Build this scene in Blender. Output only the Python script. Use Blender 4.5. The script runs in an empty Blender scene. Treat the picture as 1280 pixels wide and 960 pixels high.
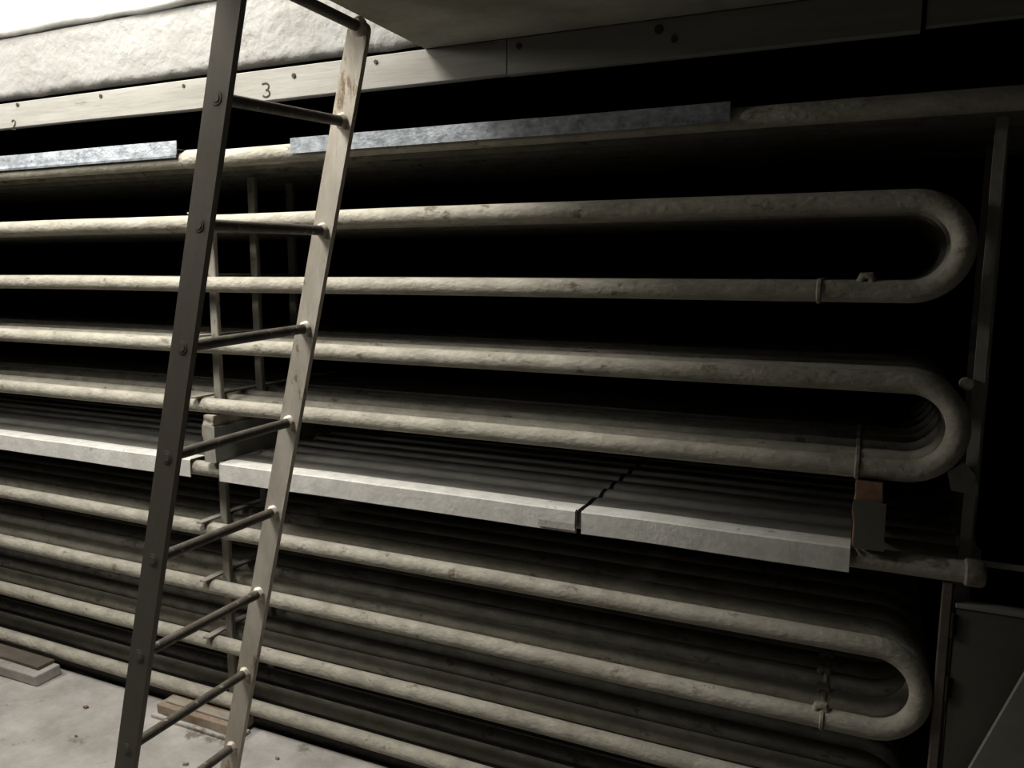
import bpy, bmesh, math, random
from mathutils import Vector, Matrix, noise
random.seed(7)
scn = bpy.context.scene
COL = scn.collection
S = 1.15                 # metres per layout unit
FZ = -1.60               # floor height in layout units (camera height = 0)
PI = math.pi

def V(x, y, z):
    return Vector((x * S, y * S, (z - FZ) * S))

# ------------------------------------------------------------------ materials
def new_mat(name):
    m = bpy.data.materials.new(name)
    m.use_nodes = True
    nt = m.node_tree
    b = nt.nodes['Principled BSDF']
    return m, nt, b

def mottled(name, c1, c2, c3=None, scale=6, stretch=(1, 1, 1), rough=0.8, metal=0.0, bump=0.3, bscale=60,
            spot=0.62, spotscale=14, spec=0.3, detail=6, bdist=0.004):
    m, nt, b = new_mat(name)
    N, L = nt.nodes, nt.links
    geo = N.new('ShaderNodeNewGeometry')
    mp = N.new('ShaderNodeMapping'); mp.inputs['Scale'].default_value = stretch
    L.new(geo.outputs['Position'], mp.inputs['Vector'])
    n1 = N.new('ShaderNodeTexNoise'); n1.inputs['Scale'].default_value = scale; n1.inputs['Detail'].default_value = detail
    n1.inputs['Roughness'].default_value = 0.65
    L.new(mp.outputs[0], n1.inputs['Vector'])
    r1 = N.new('ShaderNodeValToRGB')
    r1.color_ramp.elements[0].position = 0.35; r1.color_ramp.elements[0].color = (*c2, 1)
    r1.color_ramp.elements[1].position = 0.65; r1.color_ramp.elements[1].color = (*c1, 1)
    L.new(n1.outputs['Fac'], r1.inputs['Fac'])
    out = r1.outputs['Color']
    if c3:
        n2 = N.new('ShaderNodeTexNoise'); n2.inputs['Scale'].default_value = spotscale; n2.inputs['Detail'].default_value = 8
        n2.inputs['Roughness'].default_value = 0.7
        L.new(mp.outputs[0], n2.inputs['Vector'])
        r2 = N.new('ShaderNodeValToRGB')
        r2.color_ramp.elements[0].position = spot; r2.color_ramp.elements[0].color = (0, 0, 0, 1)
        r2.color_ramp.elements[1].position = spot + 0.07; r2.color_ramp.elements[1].color = (1, 1, 1, 1)
        L.new(n2.outputs['Fac'], r2.inputs['Fac'])
        mx = N.new('ShaderNodeMixRGB'); mx.inputs['Color2'].default_value = (*c3, 1)
        L.new(r2.outputs['Color'], mx.inputs['Fac']); L.new(out, mx.inputs['Color1'])
        out = mx.outputs['Color']
    L.new(out, b.inputs['Base Color'])
    b.inputs['Roughness'].default_value = rough
    b.inputs['Metallic'].default_value = metal
    b.inputs['Specular IOR Level'].default_value = spec
    if bump:
        n3 = N.new('ShaderNodeTexNoise'); n3.inputs['Scale'].default_value = bscale; n3.inputs['Detail'].default_value = 6
        L.new(mp.outputs[0], n3.inputs['Vector'])
        bp = N.new('ShaderNodeBump'); bp.inputs['Strength'].default_value = bump; bp.inputs['Distance'].default_value = bdist
        L.new(n3.outputs['Fac'], bp.inputs['Height'])
        L.new(bp.outputs['Normal'], b.inputs['Normal'])
    return m

M = {}
M['pipe'] = mottled('dusty_pipe_paint', (.52, .495, .425), (.37, .35, .295), (.25, .21, .165), scale=18, stretch=(.6, 1, 1),
                    rough=.8, bump=.7, bscale=80, spot=.60, spotscale=17, bdist=.006)
M['pipe_shaded'] = mottled('shaded_pipe_paint', (.29, .275, .235), (.19, .18, .15), (.12, .105, .085), scale=18, stretch=(.6, 1, 1),  # darker copy of the pipe paint; shade between rows put into its colour
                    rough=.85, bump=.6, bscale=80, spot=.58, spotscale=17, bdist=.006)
M['weld'] = mottled('weld_bead', (.46, .43, .36), (.25, .22, .18), None, scale=40, rough=.7, bump=.6, bscale=90)
M['galv'] = mottled('galvanised_sheet', (.36, .38, .395), (.17, .185, .20), (.12, .135, .145), scale=42, stretch=(.7, 1, 1), rough=.5, metal=.25,
                    bump=.35, bscale=110, spot=.60, spotscale=30, spec=.5, bdist=.004)
M['tray'] = mottled('shaded_sheet', (.29, .28, .255), (.20, .195, .175), (.13, .125, .11), scale=10, stretch=(.6, 1, 1), rough=.75,  # darker than the lip: shade from the pipes above is in the colour
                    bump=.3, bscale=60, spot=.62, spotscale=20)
M['lip'] = mottled('lit_sheet_edge', (.78, .77, .72), (.64, .63, .585), (.42, .40, .355), scale=16, rough=.7, bump=.35, bscale=70,  # same sheet made lighter: light on the front edge is in the colour
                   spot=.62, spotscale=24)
M['steel_dark'] = mottled('worn_dark_steel', (.33, .305, .26), (.295, .27, .228), (.37, .34, .29), scale=14, stretch=(1, 1, .4), rough=.6,
                          metal=.1, bump=.06, bscale=120, spot=.64, spotscale=30, spec=.4)
M['steel_worn'] = mottled('scuffed_rusty_steel', (.80, .75, .66), (.64, .59, .50), (.36, .27, .18), scale=12, stretch=(1, 1, .35), rough=.6,
                          metal=.1, bump=.2, bscale=90, spot=.58, spotscale=16, spec=.4)
M['rung'] = mottled('paint_flecked_steel', (.22, .20, .17), (.13, .115, .095), (.55, .52, .46), scale=16, rough=.5, metal=.2,
                    bump=.3, bscale=100, spot=.60, spotscale=55, spec=.5)
M['white'] = mottled('whitewashed_concrete', (.37, .365, .35), (.325, .32, .30), (.235, .22, .20), scale=5, rough=.9, bump=.9, bscale=22,
                     spot=.64, spotscale=7, bdist=.012)
M['ceil'] = mottled('bare_concrete', (.46, .45, .39), (.31, .30, .25), (.18, .16, .125), scale=4, rough=.9, bump=.35, bscale=30,
                    spot=.63, spotscale=6, bdist=.006)
M['beam'] = mottled('grey_painted_board', (.385, .375, .345), (.31, .30, .27), (.24, .225, .195), scale=7, stretch=(.25, 1, 2.2), rough=.8, bump=.3,
                    bscale=40, spot=.63, spotscale=12)
M['floor'] = mottled('dusty_concrete_floor', (.57, .545, .515), (.41, .39, .36), (.29, .265, .225), scale=4.5, rough=.9, bump=.7, bscale=30,
                     spot=.58, spotscale=5, bdist=.006)
M['void'] = mottled('black_shade', (.022, .021, .019), (.012, .012, .011), None, scale=5, rough=1.0, bump=0, spec=.05)  # near-black colour stands in for the shade behind the coils
M['wall'] = mottled('dim_rendered_wall', (.20, .19, .165), (.15, .14, .12), None, scale=3, rough=.95, bump=.3, bscale=20)
M['post'] = mottled('dusty_angle_iron', (.44, .42, .37), (.30, .28, .24), (.20, .17, .13), scale=14, stretch=(1, 1, .5), rough=.75, bump=.35,
                    bscale=70, spot=.60, spotscale=22)
M['wood'] = mottled('brown_weathered_wood', (.36, .24, .15), (.24, .155, .095), (.15, .10, .065), scale=12, stretch=(1, .3, 1), rough=.85, bump=.5,
                    bscale=60, spot=.6, spotscale=20)
M['palewood'] = mottled('dusty_pale_wood', (.46, .425, .36), (.33, .30, .25), (.22, .19, .15), scale=14, stretch=(.4, 1, 1), rough=.9, bump=.7,
                        bscale=60, spot=.58, spotscale=20)
M['panel'] = mottled('grey_panel_paint', (.17, .17, .14), (.14, .14, .115), (.09, .085, .07), scale=4, rough=.85, bump=.25, bscale=30,
                     spot=.66, spotscale=6)
M['pale'] = mottled('pale_board', (.36, .355, .31), (.30, .295, .255), None, scale=5, rough=.85, bump=.25, bscale=30)
M['block'] = mottled('stained_block', (.46, .40, .33), (.30, .225, .16), (.55, .52, .47), scale=9, rough=.9, bump=.6, bscale=50, spot=.6, spotscale=14)
M['upper'] = mottled('bright_whitewash', (.66, .655, .63), (.60, .595, .57), (.48, .465, .43), scale=5, rough=.9, bump=.5, bscale=22, spot=.66, spotscale=7, bdist=.01)
M['darkwood'] = mottled('grey_brown_wood', (.22, .19, .16), (.15, .13, .105), (.09, .075, .06), scale=12, stretch=(.3, 1, 1), rough=.9, bump=.5, bscale=60)
M['ink'] = mottled('dark_pencil', (.07, .065, .055), (.11, .10, .085), None, scale=60, rough=.9, bump=0)
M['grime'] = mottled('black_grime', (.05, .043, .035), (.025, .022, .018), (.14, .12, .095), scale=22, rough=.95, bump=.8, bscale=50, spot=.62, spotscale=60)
M['nail'] = mottled('rusty_nail', (.12, .095, .07), (.07, .055, .04), None, scale=60, rough=.8, bump=.3)

# ------------------------------------------------------------------ helpers
def obj(name, bm, mat, parent=None, smooth=False, **props):
    me = bpy.data.meshes.new(name)
    bmesh.ops.recalc_face_normals(bm, faces=bm.faces)
    if smooth:
        for f in bm.faces: f.smooth = True
    if parent is not None:
        o_ = Vector((0, 0, 0)); p = parent
        while p is not None:
            o_ += p.location; p = p.parent
        bmesh.ops.translate(bm, verts=bm.verts, vec=-o_)
    bm.to_mesh(me); bm.free()
    me.materials.append(M[mat] if isinstance(mat, str) else mat)
    if smooth:
        try: me.set_sharp_from_angle(angle=math.radians(40))
        except Exception: pass
    o = bpy.data.objects.new(name, me); COL.objects.link(o)
    if parent is not None: o.parent = parent
    for k, v in props.items(): o[k] = v
    return o

def thing(name, label, cat, loc, group=None):
    o = bpy.data.objects.new(name, None); COL.objects.link(o)
    o.empty_display_size = .1
    o.location = V(*loc); o['label'] = label; o['category'] = cat
    if group: o['group'] = group
    return o

def dup(root, offset, label, group=None):
    r = root.copy(); COL.objects.link(r); r.location = root.location + offset; r['label'] = label
    if group: r['group'] = group
    for ch in list(root.children):
        c = ch.copy(); COL.objects.link(c); c.parent = r
        for g in list(ch.children):
            d = g.copy(); COL.objects.link(d); d.parent = c
    return r

def shade_row(root):  # gives rear rows the paint with shade in its colour
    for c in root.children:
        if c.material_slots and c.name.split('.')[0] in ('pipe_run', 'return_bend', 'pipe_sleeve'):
            c.material_slots[0].link = 'OBJECT'; c.material_slots[0].material = M['pipe_shaded']

def struct(name, bm, mat, parent=None, smooth=False):
    o = obj(name, bm, mat, parent, smooth)
    if parent is None: o['kind'] = 'structure'
    return o

def box(bm, x0, x1, y0, y1, z0, z1, bev=0.0):
    t = bmesh.new()
    bmesh.ops.create_cube(t, size=1)
    a, b = V(x0, y0, z0), V(x1, y1, z1)
    for v in t.verts:
        v.co = Vector(((a.x + b.x) / 2 + v.co.x * (b.x - a.x), (a.y + b.y) / 2 + v.co.y * (b.y - a.y), (a.z + b.z) / 2 + v.co.z * (b.z - a.z)))
    if bev:
        bmesh.ops.bevel(t, geom=t.edges[:], offset=bev * S, segments=2, affect='EDGES', profile=.5)
    merge(bm, t)
    return bm

def merge(bm, t):
    me = bpy.data.meshes.new('tmp'); t.to_mesh(me); t.free()
    bm.from_mesh(me); bpy.data.meshes.remove(me)

def tube(bm, pts, r, seg=20, caps=True, rfun=None):
    """sweep a circle along layout-unit points"""
    P = [V(*p) for p in pts]
    rings = []
    up = None
    for i, p in enumerate(P):
        d = (P[min(i + 1, len(P) - 1)] - P[max(i - 1, 0)]).normalized()
        if up is None:
            up = Vector((0, 1, 0)) if abs(d.y) < .9 else Vector((0, 0, 1))
        a = (up - d * up.dot(d)).normalized(); b = d.cross(a)
        up = a
        ring = []
        for k in range(seg):
            t = 2 * PI * k / seg
            rr = (r if rfun is None else rfun(i, t)) * S
            ring.append(bm.verts.new(p + a * math.cos(t) * rr + b * math.sin(t) * rr))
        rings.append(ring)
    for A, B in zip(rings, rings[1:]):
        for k in range(seg):
            bm.faces.new((A[k], A[(k + 1) % seg], B[(k + 1) % seg], B[k]))
    if caps:
        bm.faces.new(rings[0][::-1]); bm.faces.new(rings[-1])
    return bm

def prism(bm, pts, y0, y1):
    """polygon in layout x,z extruded in y"""
    A = [bm.verts.new(V(x, y0, z)) for x, z in pts]
    B = [bm.verts.new(V(x, y1, z)) for x, z in pts]
    bm.faces.new(A); bm.faces.new(B[::-1])
    n = len(pts)
    for i in range(n):
        bm.faces.new((A[i], B[i], B[(i + 1) % n], A[(i + 1) % n]))
    return bm

def lip_profile(bm, prof, x0, x1, nx=30, thick=.004, wob=0.0, seed=0.0, zfun=None):
    """sheet: a (y,z) profile swept along x, given a thickness"""
    rows = []
    for i in range(nx + 1):
        x = x0 + (x1 - x0) * i / nx
        w = wob * noise.noise(Vector((x * 3.1, seed, 0)))
        rows.append([bm.verts.new(V(x, y, z + w + (zfun(x, y) if zfun else 0))) for y, z in prof])
    for A, B in zip(rows, rows[1:]):
        for k in range(len(prof) - 1):
            bm.faces.new((A[k], A[k + 1], B[k + 1], B[k]))
    bmesh.ops.recalc_face_normals(bm, faces=bm.faces)
    bmesh.ops.solidify(bm, geom=bm.faces[:], thickness=thick * S)
    return bm

# ------------------------------------------------------------------ setting
CZ = .6083               # ceiling underside
HX0, HX1 = -4.45, -1.15 # hatch opening
HY0, HY1 = -1.25, -.034
XL, XR, YN, YB = -5.3, 1.7, -3.0, .95

bm = bmesh.new(); box(bm, XL, XR, YN, .004, FZ - .1, FZ, .003); box(bm, .19, XR, .004, YB, FZ - .1, FZ); struct('floor', bm, 'floor')
TZ = FZ - .03
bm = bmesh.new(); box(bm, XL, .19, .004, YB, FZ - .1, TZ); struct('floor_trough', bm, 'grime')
bm = bmesh.new()
box(bm, HX1, XR, YN, -.03, CZ, CZ + .19)
box(bm, XL, HX0, YN, -.03, CZ, CZ + .19)
box(bm, HX0, HX1, YN, HY0, CZ, CZ + .05)
struct('ceiling', bm, 'ceil')
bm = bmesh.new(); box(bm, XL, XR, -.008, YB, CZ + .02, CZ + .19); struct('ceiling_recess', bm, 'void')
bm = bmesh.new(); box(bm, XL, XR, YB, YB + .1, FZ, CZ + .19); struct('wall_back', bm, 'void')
bm = bmesh.new(); box(bm, XL - .1, XL, YN, YB, FZ, CZ + .19); struct('wall_left', bm, 'wall')
bm = bmesh.new(); box(bm, XR, XR + .1, YN, YB, FZ, CZ + .19); struct('wall_right', bm, 'wall')
bm = bmesh.new(); box(bm, XL, XR, YN - .1, YN, FZ, CZ + .19); struct('wall_near', bm, 'wall')

# hatch: whitewashed far face with a worn rounded lower edge
def rough_face(x0, x1, y, z0, z1, depth, seed, amp=.004, nx=160, nz=14, rb=.022):
    b = bmesh.new(); g = []
    for i in range(nx + 1):
        x = x0 + (x1 - x0) * i / nx; row = []
        for j in range(nz + 4):
            if j < 3:
                t = j / 3 * PI / 2
                zz = z0 + rb * (1 - math.sin(t)); yy = y + rb * (1 - math.cos(t)) * 0 + rb * (1 - math.sin(t)) * 0
                # quarter round from underside to face
                zz = z0 + rb - rb * math.cos(t); yy = y + rb - rb * math.sin(t)
            else:
                k = (j - 3) / nz
                zz = z0 + rb + (z1 - z0 - rb) * k; yy = y
            n = noise.fractal(Vector((x * 4 + seed, zz * 14, 2.0)), 1.0, 2.1, 4)
            n2 = noise.noise(Vector((x * 9, seed, 1))) * (1 - min(1, max(0, (zz - z0) / .05)))
            row.append(b.verts.new(V(x, yy - amp * n, zz + n2 * .008)))
        top = row[-1]
        row.append(b.verts.new(V(x, y + depth, z1)))
        row.insert(0, b.verts.new(V(x, y + depth, z0)))
        g.append(row)
    for A, B in zip(g, g[1:]):
        for j in range(len(A) - 1):
            b.faces.new((A[j], A[j + 1], B[j + 1], B[j]))
    return b
bm = rough_face(HX0, HX1 + .02, -.045, CZ + .012, .822, .03, 1.3)
struct('wall_hatch', bm, 'white', smooth=True)
bm = rough_face(HX0, -.3, -.068, .826, 2.3, .06, 7.7, amp=.006, nx=120, nz=40, rb=.018)
struct('wall_upper', bm, 'upper', smooth=True)
bm = bmesh.new(); box(bm, HX1 - .004, HX1, HY0, -.05, CZ + .004, CZ + .19); struct('wall_hatch_right', bm, 'white')
bm = bmesh.new(); box(bm, HX0, HX1, HY0, HY0 + .004, CZ + .004, CZ + .05); struct('wall_hatch_near', bm, 'white')
bm = bmesh.new(); box(bm, HX0, HX0 + .004, HY0, -.05, CZ + .004, CZ + .19); struct('wall_hatch_left', bm, 'white')
# room above the hatch
bm = bmesh.new()
box(bm, HX0 - .1, HX0, -1.9, -.03, CZ + .19, 2.3); struct('wall_upper_left', bm, 'upper')
bm = bmesh.new(); box(bm, -.3, -.2, -1.9, -.03, CZ + .19, 2.3); struct('wall_upper_right', bm, 'upper')
bm = bmesh.new(); box(bm, HX0, -.3, -2.0, -1.9, CZ + .19, 2.3); struct('wall_upper_near', bm, 'upper')
bm = bmesh.new(); box(bm, HX0 - .1, -.2, -2.0, 0, 2.3, 2.4); struct('ceiling_upper', bm, 'upper')

# boards along the ceiling edge above the coils
BZ0, BZ1 = .517, CZ
def board(name, x0, x1, z0, z1, y0=-.03, y1=-.008):
    b = bmesh.new(); n = 40
    prof = [(y0, z0 + .003), (y0 + .003, z0), (y1, z0), (y1, z1), (y0 + .003, z1), (y0, z1 - .003)]
    rows = []
    for i in range(n + 1):
        x = x0 + (x1 - x0) * i / n
        w = .0035 * noise.noise(Vector((x * 1.7, z0 * 9, 3))) 
        rows.append([b.verts.new(V(x, y + (w if y < -.02 else 0) * .5, z + (w if z < z0 + .01 else 0))) for y, z in prof])
    k = len(prof)
    for A, B in zip(rows, rows[1:]):
        for j in range(k): b.faces.new((A[j], A[(j + 1) % k], B[(j + 1) % k], B[j]))
    b.faces.new(rows[0][::-1]); b.faces.new(rows[-1])
    return struct(name, b, 'beam')
t1 = board('trim_1', XL, -.905, BZ0, BZ1)
t2 = board('trim_2', -.902, .066, BZ0 - .002, BZ1)
t3 = board('trim_3', .074, XR, BZ0 + .006, BZ1, y0=-.024)
t4 = bmesh.new(); box(t4, .064, .076, -.026, -.008, BZ0 + .004, BZ1 - .004); struct('trim_4', t4, 'void')

def stroke(pts, cx, cz, h, r, parent, y=-.0315):
    b = bmesh.new()
    tube(b, [(cx + px * h, y + .0012, cz + pz * h) for px, pz in pts], r, seg=8)
    for v in b.verts:
        v.co.y = V(0, y, 0).y + (v.co.y - V(0, y, 0).y) * .35
    return obj('painted_number', b, 'ink', parent, label='handwritten dark number')
def arc(cx, cz, rx, rz, a0, a1, n=10):
    return [(cx + rx * math.cos(math.radians(a0 + (a1 - a0) * i / n)), cz + rz * math.sin(math.radians(a0 + (a1 - a0) * i / n))) for i in range(n + 1)]
three = [(-.33, .46), (-.1, .5)] + arc(.0, .25, .30, .25, 80, -90, 10) + arc(.02, -.25, .34, .25, 90, -150, 12)
two = arc(0, .22, .28, .28, 160, -30, 10) + [(-.05, -.2), (-.3, -.5), (-.05, -.46), (.32, -.5)]
stroke(three, -1.7085, .5480, .040, .0030, t1)
stroke(two, -2.88, .5290, .034, .0020, t1)
# nail heads in the boards
for x, z, r, par in ((-2.85, .597, .006, t1), (-2.42, .591, .006, t1), (-2.04, .590, .006, t1), (-1.60, .580, .007, t1), (-1.31, .590, .006, t1),
                     (-.868, .585, .008, t2), (-.50, .583, .011, t2), (-.462, .556, .008, t2)):
    b = bmesh.new(); tube(b, [(x, -.0335, z), (x, -.028, z)], r, seg=10); obj('nail', b, 'nail', par)

# ------------------------------------------------------------------ cooling pipes
PR = .0258
ROWS, PITCH = 8, .102
ZL = {0: .3667, 1: .1629, 2: -.0384, 3: -.2444, 4: -.4506, 'T': -.672, 5: -.8893, 6: -1.1006, 7: -1.3108, 8: -1.5219}
XA = -5.2
def run(bm, x0, x1, z, seed, n=70):
    pts = []
    for i in range(n + 1):
        x = x0 + (x1 - x0) * i / n
        f = min(1, (x1 - x) * 4)
        w = (.0022 * noise.noise(Vector((x * 1.3, seed, 0))) - .0015 * math.sin(PI * (x - x0) / (x1 - x0))) * f
        pts.append((x, .0012 * noise.noise(Vector((x * 1.1, seed + 9, 4))) * f, z + w))
    def rf(i, t):
        return PR * (1 + .018 * noise.noise(Vector((i * .8, math.cos(t) * 1.3, math.sin(t) * 1.3 + seed))))
    return tube(bm, pts, PR, 20, True, rf)
ROWNAME = ['front row', 'second row back', 'third row back', 'fourth row back', 'fifth row back', 'sixth row back', 'seventh row back', 'last row, deepest']
LEVEL = {(1, 2): ('upper hairpin cooling pipe', 'below the topmost pipes'),
         (3, 4): ('middle hairpin cooling pipe', 'just above the sheet shelf'),
         (5, 6): ('lower hairpin cooling pipe', 'just below the sheet shelf'),
         (7, 8): ('bottom hairpin cooling pipe', 'just above the floor')}
BEND = {(1, 2): (.083, -.107), (3, 4): (.0985, -.0009), (5, 6): (.0645, -.0433), (7, 8): (.05, -.06)}
def off(k): return Vector((0, k * PITCH * S, 0))
for (a, b_), (bx, wx) in BEND.items():
    za, zb = ZL[a], ZL[b_]
    nm, where = LEVEL[(a, b_)]
    root = thing('hairpin_pipe', f'pale dusty {nm} {where}, {ROWNAME[0]}', 'pipe', (-2.5, 0, zb - PR), 'hairpin cooling pipes in the coil bank')
    xe = bx - .03
    bm = bmesh.new(); run(bm, XA, xe, za, a * 3.1); obj('pipe_run', bm, 'pipe', root, True)
    bm = bmesh.new(); run(bm, XA, wx, zb, b_ * 3.1); obj('pipe_run', bm, 'pipe', root, True)
    R = (za - zb) / 2; zc = (za + zb) / 2
    pts = [(xe - .004, 0, za)] + [(bx + R * math.sin(PI * i / 24), 0, zc + R * math.cos(PI * i / 24)) for i in range(25)] + [(wx + (bx - wx) * t, 0, zb) for t in (.6, .3, 0)]
    bm = bmesh.new(); tube(bm, pts, PR * 1.0, 20); obj('return_bend', bm, 'pipe', root, True)
    bm = bmesh.new()
    tube(bm, [(wx - .006, 0, zb), (wx - .003, 0, zb), (wx + .003, 0, zb), (wx + .006, 0, zb)], PR, 20, True,
         lambda i, t: PR + (.004 if i in (1, 2) else .0005) + .0012 * math.sin(t * 7 + i))
    obj('weld_joint', bm, 'weld', root, True)
    if (a, b_) in ((1, 2), (5, 6)):     # small lug welded on the lower run
        lx = wx + (.10 if a == 1 else -.004)
        bm = bmesh.new(); tube(bm, [(lx - .012, -.004, zb + PR * .8), (lx - .008, -.004, zb + PR + .008), (lx + .008, -.004, zb + PR + .009), (lx + .012, -.004, zb + PR * .8)], .011, 12)
        obj('weld_lug', bm, 'weld', root, True)
    for k in range(1, ROWS):
        r = dup(root, off(k), f'{"pale dusty" if k < 2 else "shade-darkened"} {nm} {where}, {ROWNAME[k]}')
        if k >= 2: shade_row(r)

root = thing('straight_pipe', 'topmost straight pipe of the coil bank under galvanised covers, front row', 'pipe', (-2.5, 0, ZL[0] - PR), 'straight pipes along the top')
bm = bmesh.new(); run(bm, XA, .62, ZL[0], 1.7); obj('pipe_run', bm, 'pipe', root, True)
bm = bmesh.new(); tube(bm, [(-2.075, 0, ZL[0]), (-2.065, 0, ZL[0]), (-1.99, 0, ZL[0]), (-1.98, 0, ZL[0])], PR, 20, True, lambda i, t: PR + (.005 if i in (1, 2) else .001)); obj('pipe_sleeve', bm, 'pipe', root, True)
for k in range(1, ROWS):
    r = dup(root, off(k), f'topmost straight pipe of the coil bank, {ROWNAME[k]}'); shade_row(r)
root = thing('straight_pipe', 'straight pipe carrying the sheet-metal shelf, front row, bare end at right', 'pipe', (-2.5, 0, ZL['T'] - PR), 'straight pipes under the shelf covers')
bm = bmesh.new(); run(bm, XA, .262, ZL['T'], 2.9); obj('pipe_run', bm, 'pipe', root, True)
bm = bmesh.new(); tube(bm, [(.235, 0, ZL['T']), (.24, 0, ZL['T']), (.272, 0, ZL['T']), (.278, 0, ZL['T'])], PR, 20, True, lambda i, t: PR + (.006 if i in (1, 2) else .001)); obj('end_cap', bm, 'weld', root, True)
for k in range(1, ROWS):
    r = dup(root, off(k), f'straight pipe under the sheet-metal shelf, {ROWNAME[k]}'); shade_row(r)

# ------------------------------------------------------------------ galvanised covers on the topmost pipes
def top_cover(x0, x1, label, double, zl, zh):
    root = thing('sheet_cover', label, 'metal cover', ((x0 + x1) / 2, .1, .392))
    b = bmesh.new()
    prof = [(.33, .3985), (.0, .3985), (-.0315, .3985)]
    lip_profile(b, prof, x0, x1, 24, .003); obj('cover_sheet', b, 'galv', root)
    b = bmesh.new(); lip_profile(b, [(-.0315, zh), (-.0325, (zl + zh) / 2), (-.033, zl)], x0, x1, 60, .003, wob=.002, seed=x0)
    obj('front_lip', b, 'galv', root)
    if double:
        b = bmesh.new(); lip_profile(b, [(-.033, zl + .006), (-.038, zl - .003), (-.037, zl - .010)], x0, x1, 40, .003, wob=.001, seed=2)
        obj('lower_flange', b, 'galv', root)
    return root
top_cover(XA, -2.085, 'galvanised sheet cover on topmost pipe left of the ladder', True, .379, .424)
top_cover(-1.622, -.324, 'long galvanised sheet cover on topmost pipe right of the ladder', False, .356, .402)

# ------------------------------------------------------------------ shelf covers on the T row
TT = ZL['T'] + PR + .0005
def bump_profile(front_drop=0.0):
    prof = [(-.034, TT - .056 - front_drop), (-.034, TT - .02 - front_drop), (-.0335, TT + .003 - front_drop), (-.028, TT + .007 - front_drop)]
    ys = [-.02 + i * .0085 for i in range(91)]
    for y in ys:
        if y > .76: break
        ph = (y / PITCH) % 1.0
        d = .5 - .5 * math.cos(2 * PI * ph)
        z = TT + .007 - .011 * d ** 1.4 * (0.25 if y < .1 else 1)
        if y < .09: z -= front_drop * (1 - max(0, (y + .02) / .11))
        prof.append((y, z))
    return prof
def shelf_cover(x0, x1, label, drop, seed):
    root = thing('shelf_cover', label, 'metal cover', ((x0 + x1) / 2, .3, TT))
    prof = bump_profile(drop); i_s = 11
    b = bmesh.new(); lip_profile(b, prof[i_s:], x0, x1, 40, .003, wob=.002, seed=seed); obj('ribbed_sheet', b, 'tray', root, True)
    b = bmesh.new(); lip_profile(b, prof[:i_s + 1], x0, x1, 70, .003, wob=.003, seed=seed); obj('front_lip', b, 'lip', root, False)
    return root
shelf_cover(XA, -2.10, 'ribbed sheet shelf cover with bent front lip, left of the ladder', .0, 1.0)
shelf_cover(-1.968, -.690, 'longest ribbed sheet shelf cover right of the ladder', 0, 2.0)
shelf_cover(-.676, -.004, 'ribbed sheet shelf cover at the dark right end', .0, 3.0)
# crumpled patch on the middle cover's lip
pr = bpy.data.objects.get('shelf_cover.001')
b = bmesh.new()
lip_profile(b, [(-.0385, TT - .05), (-.041, TT - .03), (-.039, TT + .004), (-.028, TT + .009)], -.80, -.692, 12, .003, wob=.006, seed=8.5)
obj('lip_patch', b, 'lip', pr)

# timber bearers between shelf and the run above
def bearer(x0, x1, label, top_mat, core_x, zs, ztop):
    root = thing('timber_bearer', label, 'timber', ((x0 + x1) / 2, .3, -.64))
    b = bmesh.new(); box(b, core_x[0], core_x[1], -.034, .034, TT + .009, ztop, .003)
    bmesh.ops.subdivide_edges(b, edges=[e for e in b.edges if abs((e.verts[0].co - e.verts[1].co).z) > .02], cuts=10)
    for v in b.verts:
        if v.co.y < 0: v.co += Vector((noise.noise(v.co * 40), noise.noise(v.co * 41 + Vector((5, 0, 0))), noise.noise(v.co * 35) * .6)) * .006
    box(b, core_x[1] - .024, core_x[1], .034, .74, TT + .009, ztop - .004)
    obj('timber_core', b, top_mat, root)
    b = bmesh.new()
    prof = [(x0, zs), (x1, zs - .002), (x1, -.60), (x1 + .002, -.638), (x0 + .006, -.638), (x0 + .005, -.56), (x0 - .001, -.545)]
    prism(b, prof, -.040, -.036); obj('front_plate', b, 'post' if x0 < -1 else 'panel', root)
    b = bmesh.new(); box(b, x1 - .003, x1, -.037, .72, -.637, zs - .004); obj('side_plate', b, 'tray', root)
    return root
bearer(-2.03, -1.975, 'pale crumbling timber bearer standing on shelf pipe behind the ladder', 'palewood', (-2.03, -1.985), -.512, -.4785)
bearer(-.004, .066, 'brown-topped timber bearer at right end of the shelf', 'wood', (-.002, .058), -.522, -.4785)

# ------------------------------------------------------------------ supports
def angle_post(x, y, z0, z1, w=.03, d=.016):
    b = bmesh.new(); n = 36; rows = []
    prof = [(-w / 2, -d / 2), (w / 2 - .003, -d / 2), (w / 2, -d / 2 + .003), (w / 2, d / 2), (w / 2 - .006, d / 2), (w / 2 - .006, -d / 2 + .006), (-w / 2, -d / 2 + .006)]
    for i in range(n + 1):
        z = z0 + (z1 - z0) * i / n
        j = noise.noise(Vector((x * 7, y * 9, z * 6))) * .0014
        rows.append([b.verts.new(V(x + px + j, y + py, z)) for px, py in prof])
    k = len(prof)
    for A, B in zip(rows, rows[1:]):
        for q in range(k): b.faces.new((A[q], A[(q + 1) % k], B[(q + 1) % k], B[q]))
    b.faces.new(rows[0][::-1]); b.faces.new(rows[-1])
    return b
rack = thing('support_rack', 'dusty angle-iron support rack with flat crossbars behind the ladder', 'support', (-2.04, .25, FZ))
for y in (.051, .255, .459):
    obj('post', angle_post(-2.035, y, TZ, .335), 'post', rack)
for lv in (1, 2, 3, 4, 5, 6, 7):
    z = ZL[lv] + PR + .001
    b = bmesh.new(); box(b, -2.078, -2.05, -.040 if lv >= 4 else -.01, .74, z, z + .007, .001); obj('cross_bar', b, 'post', rack)
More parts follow.
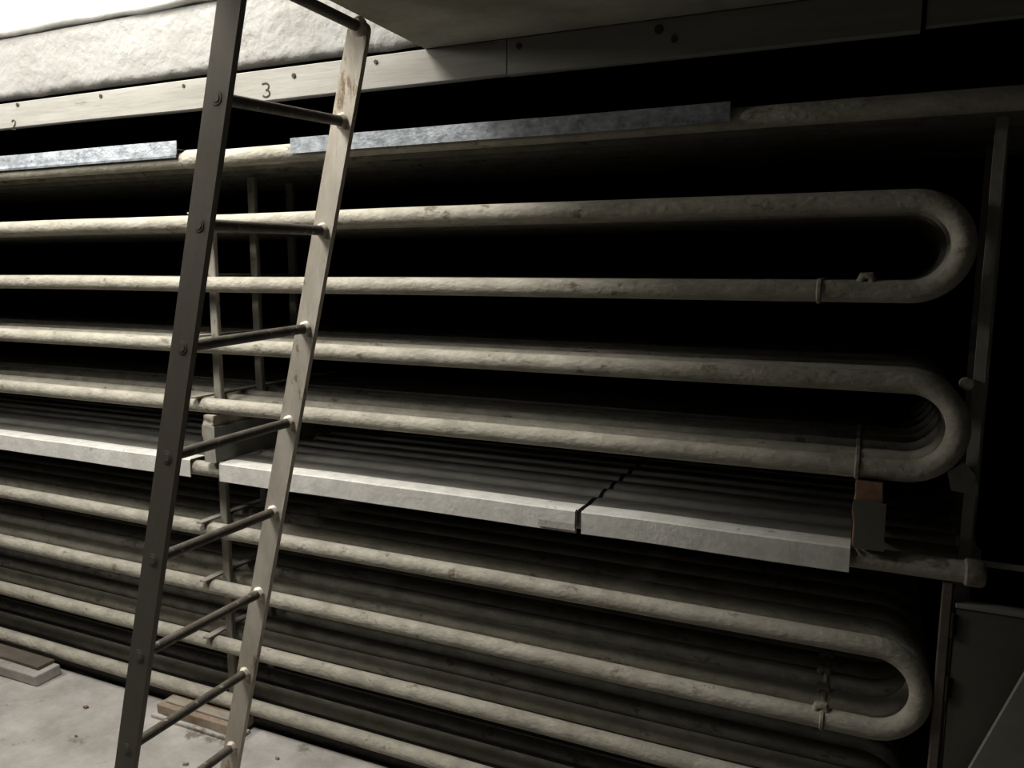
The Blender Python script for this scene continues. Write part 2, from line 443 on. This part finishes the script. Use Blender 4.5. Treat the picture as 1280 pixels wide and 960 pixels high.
rack = thing('support_rack', 'dark iron support rack at right end beside the U-bends', 'support', (.27, .25, FZ))
for y in (.051, .255, .459):
    obj('post', angle_post(.241 if y < .1 else .27, y, FZ, .339, .026), 'post', rack)
b = bmesh.new(); prism(b, [(.19, -.452), (.222, -.425), (.245, -.45), (.252, -.475), (.255, -.5), (.20, -.492)], .028, .038); obj('gusset', b, 'post', rack)
b = bmesh.new(); tube(b, [(.212, .012, -.243), (.212, .04, -.243)], .014, 12); obj('bolt', b, 'weld', rack)
b = bmesh.new(); tube(b, [(.212, .036, -.243), (.241, .040, -.248)], .006, 8); obj('bolt_arm', b, 'post', rack)
b = bmesh.new(); box(b, .245, .9, .042, .05, -.668, -.655); obj('cross_bar', b, 'post', rack)
# lower upright with panel
up = thing('timber_upright', 'narrow weathered upright between lowest U-bends and grey panel', 'post', (.207, .0, FZ))
b = bmesh.new(); box(b, .196, .216, -.012, .012, FZ, ZL['T'] - PR - .001, .002); obj('timber_strip', b, 'darkwood', up)
b = bmesh.new(); box(b, .2185, .2235, -.004, .012, -1.02, ZL['T'] - PR - .012); obj('edge_strip', b, 'panel', up)
pn = thing('access_panel', 'flat grey panel standing on floor at right edge', 'panel', (.5, 0, FZ))
b = bmesh.new(); box(b, .226, 1.15, -.008, .022, FZ, -.757, .003); obj('panel_board', b, 'panel', pn)
b = bmesh.new(); box(b, .2245, 1.15, -.012, .024, -.757, -.746, .002); obj('top_edge', b, 'beam', pn)
for z in (-.80, -.955):
    b = bmesh.new(); tube(b, [(.2215, -.013, z - .03), (.2215, -.013, z + .03)], .0045, 10); box(b, .222, .232, -.0135, -.008, z - .022, z + .022); obj('hinge', b, 'grime', pn)
ln = bmesh.new()
prism(ln, [(.105, FZ), (.2755, -1.1114), (.36, -.8694), (.40, -.757), (.80, -.757), (.80, FZ)], -.06, -.045)
lean_obj = ln

# ------------------------------------------------------------------ ladder
LX0, LZ0, LSX = -1.0191, .5153, -.256
LY1, LY2 = -.887, -.5264
lad = thing('metal_ladder', 'dark steel ladder with round rungs leaning in front of the pipes', 'ladder', (-1.3, -.7, FZ))
TEND = LZ0 - FZ
def lp(t, y): return (LX0 + LSX * t, y, LZ0 - t)
def stile(y0, y1, tt, w):
    b = bmesh.new()
    ds = V(LSX, 0, -1) - V(0, 0, 0); dirv = Vector((LSX, 0, -1)).normalized(); nv = Vector((1, 0, LSX)).normalized()
    pts = []
    # rounded upper end
    hw = w / 2
    out = []
    for i in range(9):
        a = PI * i / 8
        out.append((LX0 + LSX * tt + nv.x * hw * math.cos(a) - dirv.x * hw * .7 * math.sin(a), LZ0 - tt + nv.z * hw * math.cos(a) - dirv.z * hw * .7 * math.sin(a)))
    # lower end cut level on floor
    n = 24
    left = []; right = []
    for i in range(1, n + 1):
        t = tt + (TEND - tt) * i / n
        left.append((LX0 + LSX * t - nv.x * hw, LZ0 - t - nv.z * hw * (0 if i == n else 1)))
        right.append((LX0 + LSX * t + nv.x * hw, LZ0 - t + nv.z * hw * (0 if i == n else 1)))
    poly = out + left + right[::-1]
    prism(b, poly, y0, y1)
    bmesh.ops.bevel(b, geom=[e for e in b.edges if abs(e.verts[0].co.y - e.verts[1].co.y) < 1e-5], offset=.0018, segments=2, affect='EDGES')
    return b
TH = .013
ns = obj('stile', stile(LY1 - TH / 2, LY1 + TH / 2, -.045, .0535), 'steel_dark', lad, label='near dark stile with rung ends')
fs = obj('stile', stile(LY2 - TH / 2, LY2 + TH / 2, .004, .0535), 'steel_worn', lad, label='far scuffed stile')
ts = [0, .2013, .4257, .6509, .8733, 1.0969, 1.3165, 1.5434, 1.7653, 1.99]
dL = [0, .008, .003, .006, .0035, 0, 0, 0, 0, 0]
dR = [0, -.012, -.004, -.0073, -.0043, 0, 0, 0, 0, 0]
for t, a, c in zip(ts, dL, dR):
    p, q = lp(t + a, LY1 + TH / 2 - .001), lp(t + c, LY2 - TH / 2 + .001)
    b = bmesh.new(); tube(b, [tuple(p[i] + (q[i] - p[i]) * k / 12 for i in range(3)) for k in range(13)], .0112, 16)
    r = obj('rung', b, 'rung', lad, True)
    q0 = tuple(q[i] + (p[i] - q[i]) * .03 for i in range(3)); q1 = tuple(q[i] + (p[i] - q[i]) * .012 for i in range(3))
    b = bmesh.new(); tube(b, [q0, q1, q], .013, 16, True, lambda i, tt: (.012, .0145, .018)[i] * (1.25 if t == 0 else 1) + .001 * math.sin(5 * tt)); obj('weld_ring', b, 'steel_worn', r, True)
    # riveted rung end on the near face
    s0 = lp(t + a, LY1 - TH / 2)
    b = bmesh.new()
    tube(b, [(s0[0], s0[1] + .001, s0[2]), (s0[0], s0[1] - .0008, s0[2])], .0135, 18)
    tube(b, [(s0[0], s0[1] + .001, s0[2]), (s0[0], s0[1] - .0016, s0[2])], .0085, 14)
    obj('rivet_end', b, 'steel_dark', r)

# ------------------------------------------------------------------ floor things
ce = thing('floor_sleeper', 'brown stained low block on floor under coils, between ladder stiles', 'block', (-2.08, -.05, FZ))
b = bmesh.new(); box(b, -2.285, -1.885, -.105, -.030, FZ, FZ + .014, .004); obj('concrete_pad', b, 'floor', ce)
b = bmesh.new(); box(b, -2.265, -1.90, -.092, .0035, FZ + .013, FZ + .049, .003)
bmesh.ops.subdivide_edges(b, edges=b.edges[:], cuts=5, use_grid_fill=True)
for v in b.verts: v.co += Vector((noise.noise(v.co * 11), noise.noise(v.co * 12 + Vector((3, 0, 0))), noise.noise(v.co * 8) * .2)) * .005
obj('timber_block', b, 'block', ce)
b = bmesh.new(); box(b, -2.245, -1.93, -.070, -.034, FZ + .0485, FZ + .056, .002); obj('top_batten', b, 'palewood', ce)
ce = thing('floor_kerb', 'low white concrete kerb with dark wood strip, at left edge', 'kerb', (-3.6, -.1, FZ))
b = bmesh.new(); box(b, -4.6, -2.86, -.14, -.034, FZ, FZ + .046, .006)
bmesh.ops.subdivide_edges(b, edges=b.edges[:], cuts=8, use_grid_fill=True)
for v in b.verts: v.co += Vector((noise.noise(v.co * 9), noise.noise(v.co * 9 + Vector((3, 0, 0))), noise.noise(v.co * 8) * .3)) * .010
obj('concrete_kerb', b, 'floor', ce)
b = bmesh.new(); box(b, -4.6, -2.89, -.105, -.034, FZ + .0475, FZ + .060, .002); obj('wood_strip', b, 'darkwood', ce)

# grime and crumbs swept under the lowest pipes
b = bmesh.new()
rowsg = []
for i in range(161):
    x = XA + (.17 - XA) * i / 160; row = []
    for j in range(9):
        y = .008 + .028 * j / 8 + .002 * noise.noise(Vector((x * 5, 1, 0))) * (1 if j == 0 else .2)
        h = .016 * math.sin(PI * j / 8) * (.5 + 1.2 * abs(noise.noise(Vector((x * 9, j * .7, 2)))))
        row.append(b.verts.new(V(x, y, TZ + .0015 + h)))
    rowsg.append(row)
for A, B in zip(rowsg, rowsg[1:]):
    for j in range(8): b.faces.new((A[j], A[j + 1], B[j + 1], B[j]))
obj('grime', b, 'palewood', None, True, kind='stuff', label='dirty ridge of crumbs along floor edge under the lowest pipes', category='dirt')
fl = [(-1.86, -.14), (-1.80, -.20), (-1.70, -.11), (-2.55, -.16), (-1.58, -.23), (-1.95, -.26), (-1.45, -.13), (-2.42, -.30)]
def flake(i, x, y):
    b = bmesh.new(); k = random.choice((5, 6, 7)); r = random.uniform(.007, .014)
    A = []; B = []
    for j in range(k):
        a = 2 * PI * j / k + random.uniform(-.3, .3); rr = r * random.uniform(.6, 1.2)
        A.append(b.verts.new(V(x + rr * math.cos(a), y + rr * .7 * math.sin(a), FZ + .001)))
        B.append(b.verts.new(V(x + rr * .9 * math.cos(a), y + rr * .6 * math.sin(a), FZ + .005 + random.uniform(0, .004))))
    b.faces.new(A[::-1]); b.faces.new(B)
    for j in range(k): b.faces.new((A[j], A[(j + 1) % k], B[(j + 1) % k], B[j]))
    return obj('paint_flake', b, 'wood' if i % 3 == 0 else 'palewood', None, label='small flake of fallen paint on floor in front of the coils', category='debris', group='paint flakes on the floor')
for i, (x, y) in enumerate(fl): flake(i, x, y)
o = obj('leaning_board', lean_obj, 'pale', None, label='pale board with slanted edge, bottom right corner before the grey panel', category='board')

# ------------------------------------------------------------------ light
def area(name, loc, size, sizey, power, col, rot=(0, 0, 0)):
    l = bpy.data.lights.new(name, 'AREA'); l.shape = 'RECTANGLE'; l.size = size * S; l.size_y = sizey * S
    l.energy = power; l.color = col
    o = bpy.data.objects.new(name, l); COL.objects.link(o); o.location = V(*loc); o.rotation_euler = rot
    return o
area('ceiling_lamp_upper', (-2.02, -1.08, 1.7), .7, .95, 95, (1, .98, .955))
area('added_fill_upper', (-4.0, -1.15, 1.15), .4, .5, 58, (1, .98, .955), Vector((3.0, 1.0, -.6)).to_track_quat('-Z', 'Y').to_euler())  # added fill to brighten the left pipes and beam; no known lamp there
w = bpy.data.worlds.new('World'); scn.world = w; w.use_nodes = True
w.node_tree.nodes['Background'].inputs[0].default_value = (0, 0, 0, 1)
w.node_tree.nodes['Background'].inputs[1].default_value = 0

# ------------------------------------------------------------------ camera
yaw, pitch, roll = math.radians(24.1977), math.radians(7.9931), math.radians(.2057)
F = Vector((-math.sin(yaw) * math.cos(pitch), math.cos(yaw) * math.cos(pitch), -math.sin(pitch)))
R = Vector((math.cos(yaw), math.sin(yaw), 0)); U = R.cross(F)
R2 = R * math.cos(roll) + U * math.sin(roll); U2 = U * math.cos(roll) - R * math.sin(roll)
cam = bpy.data.cameras.new('camera'); cam.sensor_width = 36; cam.sensor_fit = 'HORIZONTAL'; cam.lens = 985.818 / 1280 * 36
cam.clip_start = .02
co = bpy.data.objects.new('camera', cam); COL.objects.link(co)
mw = Matrix((R2, U2, -F)).transposed().to_4x4(); mw.translation = V(0, -2.0, 0)
co.matrix_world = mw
scn.camera = co
scn.view_settings.view_transform = 'Standard'
scn.view_settings.look = 'None'
scn.view_settings.exposure = 0.0
scn.view_settings.gamma = 0.77
